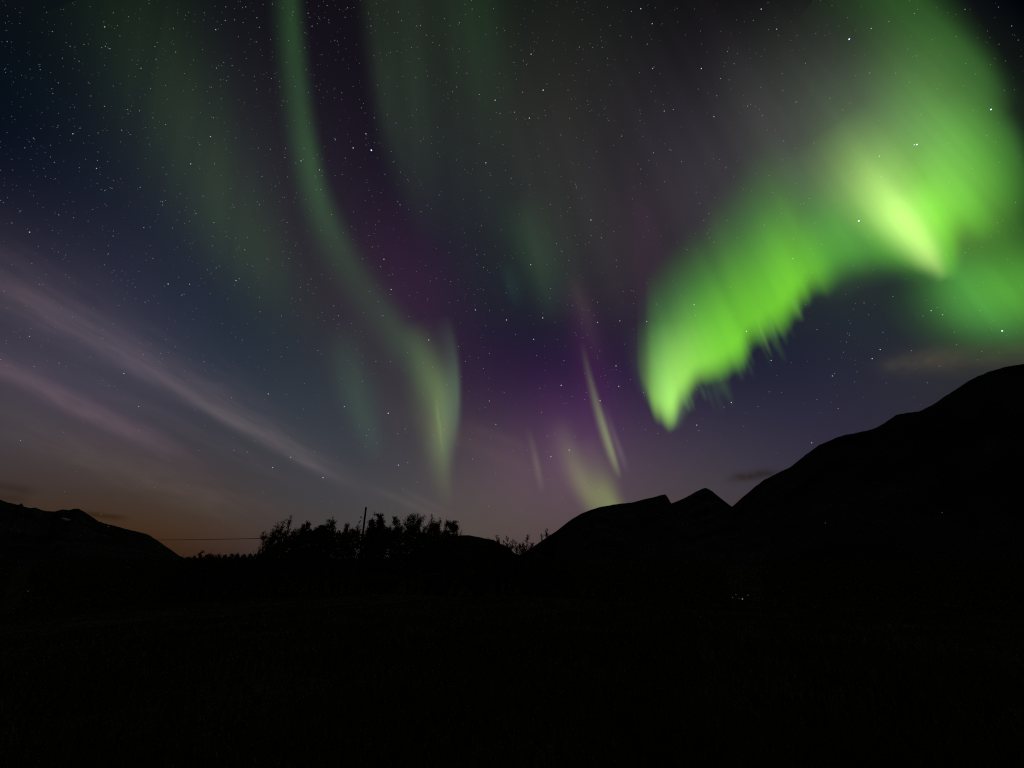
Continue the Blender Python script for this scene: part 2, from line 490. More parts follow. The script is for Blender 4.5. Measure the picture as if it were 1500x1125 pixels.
class Sheet:
    """collects strips of glowing sheet given along sight lines; alt = height of the lower border in metres"""

    def __init__(self, alt=11000.0, lift=0.35, vp=(560, -700)):
        self.vp = vp
        self.v, self.f, self.c, self.uv, self.alt, self.lift, self.layer = [], [], [], [], alt, lift, 0

    def grid(self, PX, PY, RAD, T, U=None, V=None):
        n, m = PX.shape
        d = ray(PX, PY)
        el = np.clip(d[..., 2], .16, 1.0)
        dist = self.alt / el * (1 + self.lift * T) * (1 + .012 * self.layer)
        P = d * dist[..., None]
        P[..., 2] += EYE
        keep = RAD.max(-1) > 2e-4
        off = len(self.v)
        self.v.extend(P.reshape(-1, 3).tolist())
        self.c.extend(RAD.reshape(-1, 3).tolist())
        # the rays of all curtains run along the field lines, which meet at the magnetic zenith
        dx, dy = PX - self.vp[0], PY - self.vp[1]
        rr = np.hypot(dx, dy)
        U = np.arctan2(dx, dy) * rr.mean() / 800.0 + .37 * self.alt / 1000.0
        V = rr / 700.0
        self.uv.extend(np.stack([U, V], -1).reshape(-1, 2).tolist())
        for i in range(n - 1):
            for j in range(m - 1):
                if keep[i, j] or keep[i + 1, j] or keep[i, j + 1] or keep[i + 1, j + 1]:
                    a = off + i * m + j
                    self.f.append((a, a + 1, a + m + 1, a + m))
        self.layer += 1

    def ribbon(self, pts, col, gain=1.0, cut=2.6, sub=6):
        """band along a smooth line: x, y, soft width to the left, to the right, strength"""
        p = np.array(pts, float)
        s = np.concatenate([[0], np.cumsum(np.hypot(np.diff(p[:, 0]), np.diff(p[:, 1])))])
        L = s[-1]
        n = max(12, int(L / sub))
        q = np.linspace(0, L, n)
        C = np.column_stack([smooth_interp(q, s, p[:, k]) for k in range(5)])
        C[:, 2:4] = np.maximum(C[:, 2:4], .8)
        C[:, 4] = np.maximum(C[:, 4], 0)
        tx, ty = np.gradient(C[:, 0]), np.gradient(C[:, 1])
        ln = np.hypot(tx, ty)
        nx, ny = -ty / ln, tx / ln          # pointing to the left of the way down
        w = np.linspace(-1, 1, 33)
        W = np.where(w[None, :] < 0, C[:, 3:4], C[:, 2:3]) * w[None, :] * cut
        PX = C[:, 0:1] + nx[:, None] * W
        PY = C[:, 1:2] + ny[:, None] * W
        e = math.exp(-cut * cut / 2)
        g = (np.exp(-(w * cut) ** 2 / 2) - e) / (1 - e)
        A = C[:, 4:5] * g[None, :] * gain
        T = np.linspace(1, 0, n)[:, None] * np.ones((1, 33))
        self.grid(PX, PY, A[..., None] * np.asarray(col), T)

    def blob(self, x, y, sx, sy, rot, col, cut=2.6, n=40):
        e = math.exp(-cut * cut / 2)
        a = np.linspace(-cut, cut, n)
        A, B = np.meshgrid(a, a, indexing='ij')
        g = np.maximum(0, (np.exp(-(A * A + B * B) / 2) - e) / (1 - e))
        c, s_ = math.cos(R(rot)), math.sin(R(rot))
        PX = x + A * sx * c - B * sy * s_
        PY = y + A * sx * s_ + B * sy * c
        self.grid(PX, PY, g[..., None] * np.asarray(col), (B + cut) / (2 * cut) * 0 + .3)

    def curtain(self, st, prof, ncol=150, nrow=46, jag=0.0, seed=0):
        """st: x, y of the lower border, vector to the top, strength, low rgb, high rgb"""
        r_ = np.random.default_rng(seed)
        p = np.array(st, float)
        s = np.concatenate([[0], np.cumsum(np.hypot(np.diff(p[:, 0]), np.diff(p[:, 1])))])
        q = np.linspace(0, s[-1], ncol)
        C = np.column_stack([smooth_interp(q, s, p[:, k]) for k in range(p.shape[1])])
        C[:, 4:] = np.maximum(C[:, 4:], 0)
        jg = np.zeros(ncol)
        if jag:
            for k, a in ((4, .35), (8, .7), (17, 1.0)):
                kn = r_.normal(size=ncol // k + 3) * a
                jg += np.interp(np.arange(ncol) / k, np.arange(len(kn)), kn)
        v = np.linspace(0, 1, nrow) ** 1.5
        ln = np.hypot(C[:, 2], C[:, 3])
        ux, uy = C[:, 2] / ln, C[:, 3] / ln
        reach = v[None, :] * ln[:, None] - jg[:, None] * jag * (1 - v[None, :]) ** 3
        PX = C[:, 0:1] + ux[:, None] * reach
        PY = C[:, 1:2] + uy[:, None] * reach
        pf = prof(v)[None, :] * C[:, 4:5]
        mix = np.clip(v * 1.5, 0, 1)[None, :, None]
        RGB = C[:, None, 5:8] * (1 - mix) + C[:, None, 8:11] * mix
        T = v[None, :] * np.ones((ncol, 1))
        self.grid(PX, PY, pf[..., None] * RGB, T, None, T)

    def build(self, name, mat):
        o = link_mesh(name, self.v, self.f, mat)
        me = o.data
        ca = me.attributes.new('radiance', 'FLOAT_COLOR', 'POINT')
        buf = np.ones((len(self.v), 4), np.float32)
        buf[:, :3] = self.c
        ca.data.foreach_set('color', buf.ravel())
        uvl = me.uv_layers.new(name='along')
        li = np.empty(len(me.loops), np.int32)
        me.loops.foreach_get('vertex_index', li)
        uvl.data.foreach_set('uv', np.array(self.uv, np.float32)[li].ravel())
        return o


def smooth_interp(q, s, y):
    """monotone-ish cubic through the stations"""
    m = np.gradient(y, s)
    i = np.clip(np.searchsorted(s, q) - 1, 0, len(s) - 2)
    h = s[i + 1] - s[i]
    t = (q - s[i]) / h
    return ((2 * t ** 3 - 3 * t ** 2 + 1) * y[i] + (t ** 3 - 2 * t ** 2 + t) * h * m[i]
            + (-2 * t ** 3 + 3 * t ** 2) * y[i + 1] + (t ** 3 - t ** 2) * h * m[i + 1])


def sstep(a, b, x):
    t = np.clip((x - a) / (b - a), 0, 1)
    return t * t * (3 - 2 * t)


GRP = 'aurora curtains across the night sky'
# the bright low curtain on the right
sh = Sheet(9000)
Y_, G_, D_ = (.34, .76, .07), (.20, .74, .004), (.085, .34, .05)
st = [(932, 560, 0, -170, 0, *Y_, *D_), (948, 596, -6, -190, .20, *Y_, *D_), (967, 630, -20, -240, .72, *Y_, *D_), (986, 637, -34, -258, 1.0, *Y_, *D_),
      (1000, 608, -38, -240, .95, .32, .72, .05, *D_), (1025, 585, -46, -235, 1.06, .27, .70, .035, *D_), (1055, 567, -54, -235, 1.08, .23, .70, .02, .08, .38, .03),
      (1086, 545, -62, -235, 1.0, .20, .70, .008, .08, .38, .02), (1108, 511, -70, -230, .82, *G_, .08, .38, .02), (1140, 498, -78, -245, .88, *G_, .07, .36, .02),
      (1172, 470, -88, -250, .9, *G_, .07, .34, .02), (1207, 440, -100, -245, .78, .15, .6, .004, .07, .32, .015), (1246, 414, -112, -230, .5, .08, .40, .012, .07, .3, .03),
      (1290, 402, -115, -210, .32, .07, .36, .02, .08, .28, .04), (1335, 408, -110, -190, .2, .07, .36, .02, .08, .28, .04), (1380, 420, -100, -180, 0, .07, .36, .02, .08, .28, .04)]
sh.curtain(st, lambda v: sstep(0, .20, v) * (1 - sstep(.22, 1.0, v)) ** 1.1, ncol=230, jag=4.5, seed=3)
sh.ribbon([(985, 470, 30, 30, 0), (984, 540, 26, 26, .7), (983, 585, 17, 16, 1), (984, 610, 10, 10, .8), (986, 632, 5, 5, 0)], (.10, .22, .05))
sh.ribbon([(1108, 462, 2, 2, 0), (1114, 482, 2.2, 2.2, .8), (1122, 503, 2, 2, 1), (1132, 526, 1.6, 1.6, 0)], (.032, .055, .012))
sh.ribbon([(1126, 462, 2, 2, 0), (1132, 482, 2.5, 2.5, .7), (1142, 505, 2, 2, 0)], (.03, .07, .02))
sh.ribbon([(1000, 578, 2, 2, 0), (1006, 592, 2.4, 2.4, 1), (1012, 606, 2, 2, 0)], (.02, .05, .015))
sh.ribbon([(1024, 560, 2, 2, 0), (1030, 575, 2.4, 2.4, 1), (1036, 590, 2, 2, 0)], (.015, .035, .012))
fr = random.Random(21)
ex, ey = [p_[0] for p_ in st[2:13]], [p_[1] for p_ in st[2:13]]
for i in range(34):
    if fr.random() < .25:
        continue
    x = 1002 + 176 * (i + fr.random()) / 34
    y = float(np.interp(x, ex, ey)) - 6
    up_, dn_ = fr.uniform(22, 46), fr.uniform(6, 24) * (1.3 if fr.random() < .25 else .8)
    sl = .30 + (x - 984) * .0011
    wd = fr.uniform(1.8, 4.2)
    am = fr.uniform(.25, 1.0)
    sh.ribbon([(x - sl * up_, y - up_, wd, wd, 0), (x, y, wd, wd, am), (x + sl * dn_ * .6, y + dn_ * .6, wd * .9, wd * .9, am * .7), (x + sl * dn_ * 1.5, y + dn_ * 1.5, wd * .7, wd * .7, 0)],
              (.013, .036, .005), sub=3)
o = sh.build('aurora_curtain', M_rays)
tag(o, 'brilliant green aurora curtain with a ragged lower edge hanging above the notched ridge', 'aurora', GRP)

# the fan that folds over it
sh = Sheet(9600)
sh.blob(1330, 215, 76, 76, 10, (.055, .120, .035))
sh.blob(1250, 175, 95, 85, 40, (.026, .036, .024))
sh.blob(1390, 205, 42, 90, -28, (.06, .20, .022))
sh.blob(1436, 255, 34, 62, -26, (.040, .17, .008))
sh.blob(1338, 285, 72, 46, 30, (.13, .34, .022))
sh.ribbon([(1215, 185, 50, 44, 0), (1252, 237, 42, 38, .20), (1287, 282, 31, 29, .58), (1318, 320, 24, 23, 1.0), (1343, 351, 19, 19, 1.0), (1361, 376, 14, 14, .80),
           (1374, 394, 9, 9, .40), (1384, 411, 6, 6, 0)], (.42, .64, .16))
sh.ribbon([(1330, 240, 40, 40, 0), (1370, 275, 34, 30, .6), (1405, 305, 26, 24, .9), (1432, 328, 18, 18, .5), (1452, 350, 12, 12, 0)], (.045, .22, .006))
sh.ribbon([(1335, 270, 26, 20, 0), (1362, 310, 24, 18, .8), (1380, 345, 20, 15, 1), (1388, 375, 13, 11, .75), (1392, 412, 7, 7, 0)], (.10, .36, .015))
sh.ribbon([(1170, 340, 40, 40, 0), (1215, 345, 40, 40, .55), (1270, 350, 34, 34, .6), (1325, 372, 22, 24, .5), (1370, 405, 12, 12, 0)], (.05, .26, .012))
o = sh.build('aurora_curtain', M_fan)
tag(o, 'brightest yellow green aurora fan narrowing to a point near the right edge', 'aurora', GRP)

sh = Sheet(10500)
sh.blob(1495, 425, 78, 44, -8, (.068, .29, .018))
sh.blob(1425, 425, 46, 34, 25, (.024, .11, .014))
sh.blob(1400, 400, 30, 24, 30, (.010, .05, .010))
sh.blob(1440, 466, 42, 18, 18, (.004, .035, .010))
o = sh.build('aurora_curtain', M_fan)
tag(o, 'dull green aurora patch low at the right edge above the mountainside', 'aurora', GRP)

sh = Sheet(12000)
sh.ribbon([(1250, -70, 60, 30, .3), (1310, -20, 55, 30, .8), (1350, 22, 48, 28, .9), (1392, 65, 40, 24, 1), (1425, 98, 32, 20, 1), (1450, 128, 24, 16, .7), (1480, 165, 16, 12, 0)],
          (.018, .075, .010))
sh.ribbon([(1395, 130, 30, 40, 0), (1440, 170, 26, 20, .6), (1478, 215, 26, 14, .8), (1496, 265, 30, 10, .5), (1500, 320, 26, 10, 0)], (.02, .09, .012))
o = sh.build('aurora_curtain', M_fan)
tag(o, 'dim green aurora streak slanting through the upper right corner', 'aurora', GRP)

# the tall arc on the left
sh = Sheet(9800, vp=(520, -1500))
sh.ribbon([(424, -60, 15, 10, .9), (426, 0, 15, 10, .95), (431, 60, 15, 10, 1.05), (437, 120, 15, 10, 1.05), (443, 170, 15, 10, 1.1), (452, 225, 15, 10, 1.35), (464, 280, 16, 11, 1.2),
           (482, 330, 18, 13, .95), (508, 380, 22, 14, .68), (540, 430, 22, 15, .6), (570, 470, 23, 15, .7), (598, 505, 23, 15, .9), (622, 545, 20, 14, .7), (640, 590, 22, 13, .4), (648, 620, 18, 10, 0)],
          (.0135, .043, .0125))
sh.ribbon([(606, 470, 18, 13, 0), (627, 525, 16, 13, .5), (641, 570, 14, 12, .9), (646, 610, 12, 11, 1.0), (647, 648, 12, 9, .85), (651, 690, 11, 7, .38), (656, 745, 10, 6, 0)], (.072, .115, .030))
sh.ribbon([(600, 520, 16, 16, 0), (616, 570, 16, 14, .8), (626, 620, 15, 12, 1), (634, 670, 13, 10, .6), (644, 720, 12, 10, 0)], (.022, .030, .010))
sh.ribbon([(560, 500, 16, 16, 0), (570, 560, 16, 14, .8), (578, 610, 14, 12, 1), (588, 680, 12, 10, 0)], (.008, .006, .003))
sh.ribbon([(652, 460, 12, 6, 0), (664, 520, 14, 5, .5), (668, 565, 14, 4.5, 1), (667, 605, 14, 5, .9), (661, 650, 12, 6, .4), (656, 690, 8, 6, 0)], (.045, .085, .040))
sh.ribbon([(638, 580, 2, 2, 0), (642, 610, 2.5, 1.6, .7), (646, 640, 2, 1.6, .5), (649, 668, 2, 2, 0)], (.04, .06, .02))
o = sh.build('aurora_curtain', M_rays)
tag(o, 'tall narrow green aurora arc sweeping from the top edge down toward the trees', 'aurora', GRP)

sh = Sheet(11500)
sh.ribbon([(852, 500, 3, 3, 0), (862, 545, 3.4, 3, .25), (874, 590, 4.5, 3.4, .6), (886, 630, 5, 3.4, 1), (897, 665, 4.6, 3, .95), (909, 702, 3, 2.4, 0)], (.13, .17, .05))
sh.ribbon([(884, 590, 4, 4, 0), (897, 630, 4, 3, .6), (908, 660, 4, 3, .8), (920, 694, 3, 3, 0)], (.050, .045, .035))
o = sh.build('aurora_ray', M_veil)
tag(o, 'thin bright slanting aurora ray just above the flat topped ridge', 'aurora', GRP)

sh = Sheet(12500)
sh.ribbon([(818, 610, 12, 10, 0), (836, 668, 12, 10, .7), (851, 705, 11, 10, 1), (866, 735, 10, 10, .7), (878, 765, 10, 10, 0)], (.060, .075, .018))
sh.ribbon([(852, 640, 18, 16, 0), (872, 698, 18, 16, .6), (886, 724, 17, 12, 1.3), (898, 745, 17, 10, 1.4), (912, 775, 14, 10, .6)], (.075, .105, .016))
o = sh.build('aurora_ray', M_veil)
tag(o, 'short yellowish green aurora glow touching the flat ridge top', 'aurora', GRP)

sh = Sheet(13000)
sh.ribbon([(773, 625, 3.5, 3, 0), (781, 655, 3.5, 3, .6), (788, 688, 3.6, 3, 1), (795, 724, 3, 3, 0)], (.042, .040, .018))
o = sh.build('aurora_ray', M_veil)
tag(o, 'faint thin brownish aurora ray standing alone left of the flat ridge', 'aurora', GRP)

sh = Sheet(14000)
sh.ribbon([(752, 285, 22, 30, 0), (770, 330, 20, 28, .7), (788, 375, 19, 28, 1), (802, 420, 18, 26, .7), (815, 475, 16, 22, 0)], (.008, .022, .008))
sh.ribbon([(738, 380, 7, 8, 0), (748, 415, 6, 9, 1), (760, 455, 6, 8, 0)], (.002, .012, .008))
sh.ribbon([(830, 400, 6, 8, 0), (850, 440, 8, 8, 1), (866, 490, 8, 8, .6), (880, 540, 6, 6, 0)], (.010, .008, .004))
o = sh.build('aurora_curtain', M_soft)
tag(o, 'faint green aurora smudge high in the middle of the sky', 'aurora', GRP)

sh = Sheet(14500, vp=(520, -1500))
sh.ribbon([(542, -80, 14, 60, .8), (549, 0, 14, 60, .8), (556, 60, 14, 56, .9), (565, 125, 14, 52, 1.15), (578, 185, 15, 48, 1.1), (596, 245, 17, 44, .75), (616, 300, 18, 40, .4), (640, 360, 18, 36, 0)], (.010, .018, .009))
sh.ribbon([(640, -80, 50, 50, .7), (650, 40, 50, 50, .8), (664, 140, 46, 46, .7), (690, 260, 40, 40, .5), (720, 360, 30, 30, 0)], (.006, .010, .006))
sh.ribbon([(690, -60, 30, 26, .8), (705, 60, 30, 26, 1), (716, 140, 28, 26, .6), (730, 240, 24, 24, 0)], (.003, .012, .004))
o = sh.build('aurora_curtain', M_soft)
tag(o, 'broad dim green aurora veil with streaks hanging from the top centre', 'aurora', GRP)

sh = Sheet(14800, vp=(520, -1500))
sh.ribbon([(490, 470, 22, 22, 0), (510, 530, 20, 20, .7), (528, 590, 18, 18, 1), (542, 635, 14, 12, .8), (552, 680, 10, 10, 0)], (.010, .026, .010))
o = sh.build('aurora_curtain', M_soft)
tag(o, 'weak greyish green aurora patch between the tall arc and the cirrus streaks', 'aurora', GRP)

sh = Sheet(15500, vp=(520, -1500))
sh.ribbon([(190, -30, 70, 60, .4), (225, 60, 60, 50, .7), (262, 150, 55, 46, .9), (300, 235, 50, 44, 1), (340, 310, 46, 40, 1.1), (376, 370, 40, 34, 1.1), (415, 430, 36, 32, .6), (460, 500, 30, 30, 0)], (.008, .018, .003))
o = sh.build('aurora_curtain', M_soft)
tag(o, 'wide very faint green aurora band left of the tall arc', 'aurora', GRP)

sh = Sheet(17000)
sh.blob(1040, 240, 120, 150, -25, (.010, .0085, .010))
sh.blob(830, 280, 100, 140, -8, (.006, .006, .005))
sh.blob(1140, 250, 70, 110, -30, (.007, .007, .006))
o = sh.build('aurora_curtain', M_streaky)
tag(o, 'huge greyish pink aurora veil of fine slanting streaks across the upper middle sky', 'aurora', GRP)

sh = Sheet(16500)
sh.blob(852, 640, 46, 60, 12, (.015, .002, .014))
sh.blob(800, 690, 70, 40, 0, (.012, .006, .008))
sh.blob(610, 410, 30, 70, -30, (.004, .000, .003))
o = sh.build('aurora_curtain', M_streaky)
tag(o, 'soft magenta aurora glow low above the flat topped ridge', 'aurora', GRP)

sh = Sheet(16000)
sh.ribbon([(835, 395, 14, 14, 0), (850, 450, 15, 15, .8), (862, 510, 16, 16, 1), (874, 570, 16, 16, .6), (886, 630, 14, 14, 0)], (.014, .001, .011))
sh.ribbon([(915, 260, 16, 22, 0), (935, 320, 14, 20, .8), (944, 380, 12, 18, 1), (946, 450, 10, 14, .5), (948, 510, 8, 10, 0)], (.010, .002, .009))
o = sh.build('aurora_curtain', M_soft)
tag(o, 'dim purple aurora streaks hanging above the thin bright ray', 'aurora', GRP)

# ------------------------------------------------------------------ stars
STARS = {
    (0, 0): """230 138|460 118 b|516 112|32 183|308 203|369 195|463 203|483 214|447 209|274 256|328 258|177 306|388 362|498 378|498 56|762 124|948 130 b|992 30|1080 30|1129 78|1140 120|1128 184|1031 87|990 90|1197 18|1438 24|1354 58|1288 52|1471 177|1371 116|772 229|681 205|620 300|983 274|951 299|1020 288|969 351|1193 345|1128 392|1230 382|1356 407|1403 395|920 453|938 517|728 547|672 518|613 487|563 500|561 481|459 467|257 498|232 411|228 390|256 364|399 422|535 572|320 588 b|147 607|222 638|109 650|222 690|239 713|428 705|424 740 b|492 828|461 837|616 823|469 905|15 890|52 980|130 1020 b|230 1013|258 944|323 957|88 927|925 600 b|1036 606|878 636|838 720 b|943 720|878 741|892 862|856 927|861 938|833 972|714 887|714 901|706 884|727 880|1028 910|1141 900|1130 887|1151 776|1188 656|1135 650|1255 652|1252 692|1300 716|1323 707 b|1404 747 b|1385 773|1359 540|1236 463|1262 978|1087 1043|1076 1098|497 1037|477 1115|632 1000|934 1080|1470 608|1474 612|1457 942|1410 832|1230 886|940 978""",
    (500, 0): """27 34|252 53|130 114|332 114|348 112|375 155|215 231|160 374|97 455|145 518|108 588 b|52 650 b|132 660 c|146 627|174 847|248 886|258 900|228 712|350 930|575 40|668 38|453 82|477 112|519 100|519 214|308 209|341 257|488 402|507 382|552 322|607 415|676 440 b|697 499|761 493|797 405|800 267|834 238 b|887 396 b|826 519 b|865 519|897 507|1003 520|1058 87|1181 112|1046 207|1105 208|1275 50|1316 38 b|1366 104 b|1368 301 b|1374 294|1362 403|1311 319|1082 443|1155 478|1176 530|1232 598|1325 601|1419 488 b|1459 481|1344 194|1170 256|1122 667|1422 632|1371 671|1443 657|1449 660|1495 710|635 715 b|423 673|710 636|746 783|1032 820|918 898|868 686|755 686|909 655|1280 874|1316 743|1421 799|1097 967 b|1197 1017|1143 1045|945 1070|969 1105|702 1010|547 1077|590 1095|596 1120|615 992|165 972|122 1035|136 1085|1005 913|430 857""",
    (1000, 0): """345 40 b|375 12|413 128 b|377 130|197 226|226 280|82 301 b|166 345|204 351|150 421|137 512 b|351 507|299 458|285 466|440 397|497 449|732 172 c|829 125 b|906 94|1018 60|1241 41|1388 31|1446 114|1202 161|1390 194|995 362|822 321|761 332|540 278|1277 484|1355 481 c|1336 597|1018 636 b|1029 635 c|865 686 b|809 710|740 757|872 777|931 636|577 628|444 619|437 703|188 738|225 774|380 772|59 845|458 873|555 872|518 897|530 893|195 968|411 968|582 980|774 971 c|907 968|235 1010|111 1024|117 1046|138 1064|358 989|487 1050|1088 905|1384 979|1357 1040|1242 1110|1463 890|115 939|75 893""",
    (0, 375): """173 124|18 154|459 39|536 66|532 106|672 10|642 18|739 123 b|833 124 b|798 173|809 168|638 205|911 60|950 52|1037 108 b|1052 100|1110 44|1270 12|1320 138|1352 151|1143 245|1237 263|1140 181|1415 248|1398 270|1466 219|1487 262|1466 279|1414 82|1367 101|1322 40|129 353 b|28 372|3 455|150 486|260 471|452 364|629 434|544 516 b|478 570|609 662 b|826 547|897 465|975 563|1018 622|1179 606 b|1161 632|1397 415|1310 374|900 746|748 827|90 811|1028 855|1086 862|1278 884 b|1198 930 b|1420 974 b|1119 813""",
    (500, 375): """94 12|187 14 b|172 47|224 80|391 110|330 68|219 147 b|123 155|162 200|297 265|175 263|185 262|337 356|384 369 b|514 105|481 112|624 50|625 149|589 237 b|651 238|726 281 b|635 307|545 463|515 398|651 428|624 494|845 366 b|858 438|766 345|885 272 b|940 291|832 38 b|920 142|992 78|995 212|1016 217|1126 203|1058 232|1087 238|1126 292 b|1032 348|1208 18|1210 47|1224 285 b|1342 288 b|1285 154|1285 209|1384 211|1136 417|1207 483 b|1270 542|1219 573 b|1137 636 b|1070 630|1015 618|966 568 b|978 460|1365 453|651 637 b|632 666|679 740 b|879 687|938 780|905 791|819 852|921 882 b|1001 853 b|755 855|827 941|908 981|577 892|280 760|288 748|248 781|206 691 b|13 662 b|111 788|155 822|251 919 b|292 908|332 993|271 1020|93 550|216 464|152 463|400 488|463 565|419 637|452 763|1391 779|1328 600""",
    (1000, 375): """484 12 b|50 214 b|280 331 b|57 261|389 459 b|214 644 b|182 664|62 743 b|71 767|924 178|751 233|1092 240 b|1119 226|1142 258 b|1056 263|733 349|868 411 b|833 451 b|658 527 b|667 517|766 509|1075 557|1203 390|1404 329 c|1194 335|567 821 b|683 670|880 335|1005 416|797 206|717 168|435 599|380 597|331 662|590 323|720 378|546 110|590 630""",
}
NAMED = {(544, 220): 'bright blue white star between the tall green arc and the top centre veil',
         (1451.7, 160.3): 'brightest blue white star on the dark right border of the green fan',
         (1468, 484.7): 'blue white star low in the dull green patch above the mountainside',
         (1343, 211.7): 'brighter star of the close pair inside the bright green fan',
         (1258, 323.7): 'lone white star on the left flank of the bright green spike',
         (1244, 57.3): 'lone bluish star in the dark upper right above the fan'}

M_star = bpy.data.materials.new('starlight')
M_star.use_nodes = True
t = M_star.node_tree
t.nodes.clear()
oi = N(t, 'ShaderNodeObjectInfo')
em = N(t, 'ShaderNodeEmission')
t.links.new(oi.outputs['Color'], em.inputs['Color'])
em.inputs['Strength'].default_value = 1.0
o = N(t, 'ShaderNodeOutputMaterial')
t.links.new(em.outputs[0], o.inputs['Surface'])
M_star.cycles.emission_sampling = 'NONE'
M_faint = bpy.data.materials.new('faint_starlight')
M_faint.use_nodes = True
t = M_faint.node_tree
t.nodes.clear()
at = N(t, 'ShaderNodeAttribute', attribute_name='radiance')
em = N(t, 'ShaderNodeEmission')
t.links.new(at.outputs['Color'], em.inputs['Color'])
o = N(t, 'ShaderNodeOutputMaterial')
t.links.new(em.outputs[0], o.inputs['Surface'])
M_faint.cycles.emission_sampling = 'NONE'

bm = bmesh.new()
bmesh.ops.create_icosphere(bm, subdivisions=1, radius=1.0)
star_me = bpy.data.meshes.new('star')
bm.to_mesh(star_me)
ico_v = np.array([v.co[:] for v in bm.verts])
ico_f = [[v.index for v in f.verts] for f in bm.faces]
bm.free()
star_me.materials.append(M_star)
SD = 200000.0
TINTS = [(.95, .97, 1), (.85, .91, 1), (.76, .84, 1), (1, .95, .88), (1, .86, .78), (.88, .87, 1)]
flat = []
for (ox, oy), txt in STARS.items():
    for s in txt.split('|'):
        q = s.split()
        flat.append((ox + float(q[0]) / 3.0, oy + float(q[1]) / 3.0, {'b': 1, 'c': 2}.get(q[2], 0) if len(q) > 2 else 0))
flat.sort(key=lambda a: -a[2])


def pix_radius(px, x, y):
    # a pixel spans less sky away from the centre of the picture
    c = math.sqrt(1 + ((x - 750) ** 2 + (y - 562.5) ** 2) / F ** 2)
    return px / F / c * SD


singles, rest = flat[:300], flat[300:]
for i, (x, y, k) in enumerate(singles):
    ob = bpy.data.objects.new('star', star_me)
    COL.objects.link(ob)
    d = ray(x, y)
    ob.location = Vector(d) * SD
    px = (.54, .68, .98)[k] * random.uniform(.92, 1.08)
    r_ = pix_radius(px, x, y)
    ob.scale = (r_, r_, r_)
    tint = random.choice(TINTS) if k < 2 else (.60, .66, 1)
    if (x, y) == (1000 + 137 / 3.0, 512 / 3.0):
        tint = (1, .72, .70)
    lum = (random.uniform(.16, .40), random.uniform(.45, .95), 2.2)[k]
    ob.color = (tint[0] * lum, tint[1] * lum, tint[2] * lum, 1)
    lab = None
    for (nx_, ny_), l in NAMED.items():
        if abs(nx_ - x) < 1 and abs(ny_ - y) < 1:
            lab = l
    tag(ob, lab or ('clear white star in the night sky' if k else 'small white star in the night sky'), 'star',
        'brightest single stars' if lab else ('clear white stars over the valley' if k else 'small white stars over the valley'))

# the countless faint stars
fv, ff, fc = [], [], []


def faint(x, y, px, lum):
    d = ray(x, y) * SD
    r_ = pix_radius(px, x, y)
    off = len(fv)
    fv.extend((ico_v * r_ + d).tolist())
    ff.extend([[off + i for i in f] for f in ico_f])
    tint = random.choice(TINTS)
    fc.extend([[tint[0] * lum, tint[1] * lum, tint[2] * lum, 1.0]] * len(ico_v))


for (x, y, k) in rest:
    faint(x, y, .52, random.uniform(.16, .38))
n = 0
while n < 3400:
    x, y = random.uniform(-30, 1530), random.uniform(-20, 770)
    dens = 1.0 if x < 560 else (.8 if x < 900 else .42)
    dens *= 1.0 if y < 420 else max(.10, 1 - (y - 420) / 400)
    if x < 420 and y > 560:
        dens *= .35
    if random.random() > dens:
        continue
    lum = .05 + .22 * random.random() ** 2.4
    faint(x, y, random.uniform(.40, .52), lum)
    n += 1
ob = link_mesh('stars', fv, ff, M_faint, smooth=False)
ca = ob.data.attributes.new('radiance', 'FLOAT_COLOR', 'POINT')
ca.data.foreach_set('color', np.array(fc, np.float32).ravel())
tag(ob, 'countless faint stars scattered across the whole night sky', kind='stuff')


# ------------------------------------------------------------------ trees and bushes
def tube(verts, faces, pts, rads, sides=5):
    """tapered tube through points, closed at its tip"""
    off = len(verts)
    n = len(pts)
    for i, (p, r_) in enumerate(zip(pts, rads)):
        tng = (pts[min(i + 1, n - 1)] - pts[max(i - 1, 0)]).normalized()
        u = tng.cross(Vector((0.31, .95, .07))).normalized()
        w = tng.cross(u)
        for k in range(sides):
            a = 2 * math.pi * k / sides
            verts.append(p + (u * math.cos(a) + w * math.sin(a)) * r_)
    for i in range(n - 1):
        for k in range(sides):
            a, b = off + i * sides + k, off + i * sides + (k + 1) % sides
            faces.append((a, b, b + sides, a + sides))
    faces.append(tuple(off + (n - 1) * sides + k for k in range(sides)))


def leaf(verts, faces, p, size, rnd):
    ax = Vector((rnd.gauss(0, 1), rnd.gauss(0, 1), rnd.gauss(0, 1))).normalized()
    u = ax.orthogonal().normalized()
    w = ax.cross(u)
    a = rnd.random() * 6.28
    u, w = u * math.cos(a) + w * math.sin(a), w * math.cos(a) - u * math.sin(a)
    off = len(verts)
    verts.extend([p - u * size, p + w * size * .55, p + u * size, p - w * size * .55])
    faces.append((off, off + 1, off + 2, off + 3))


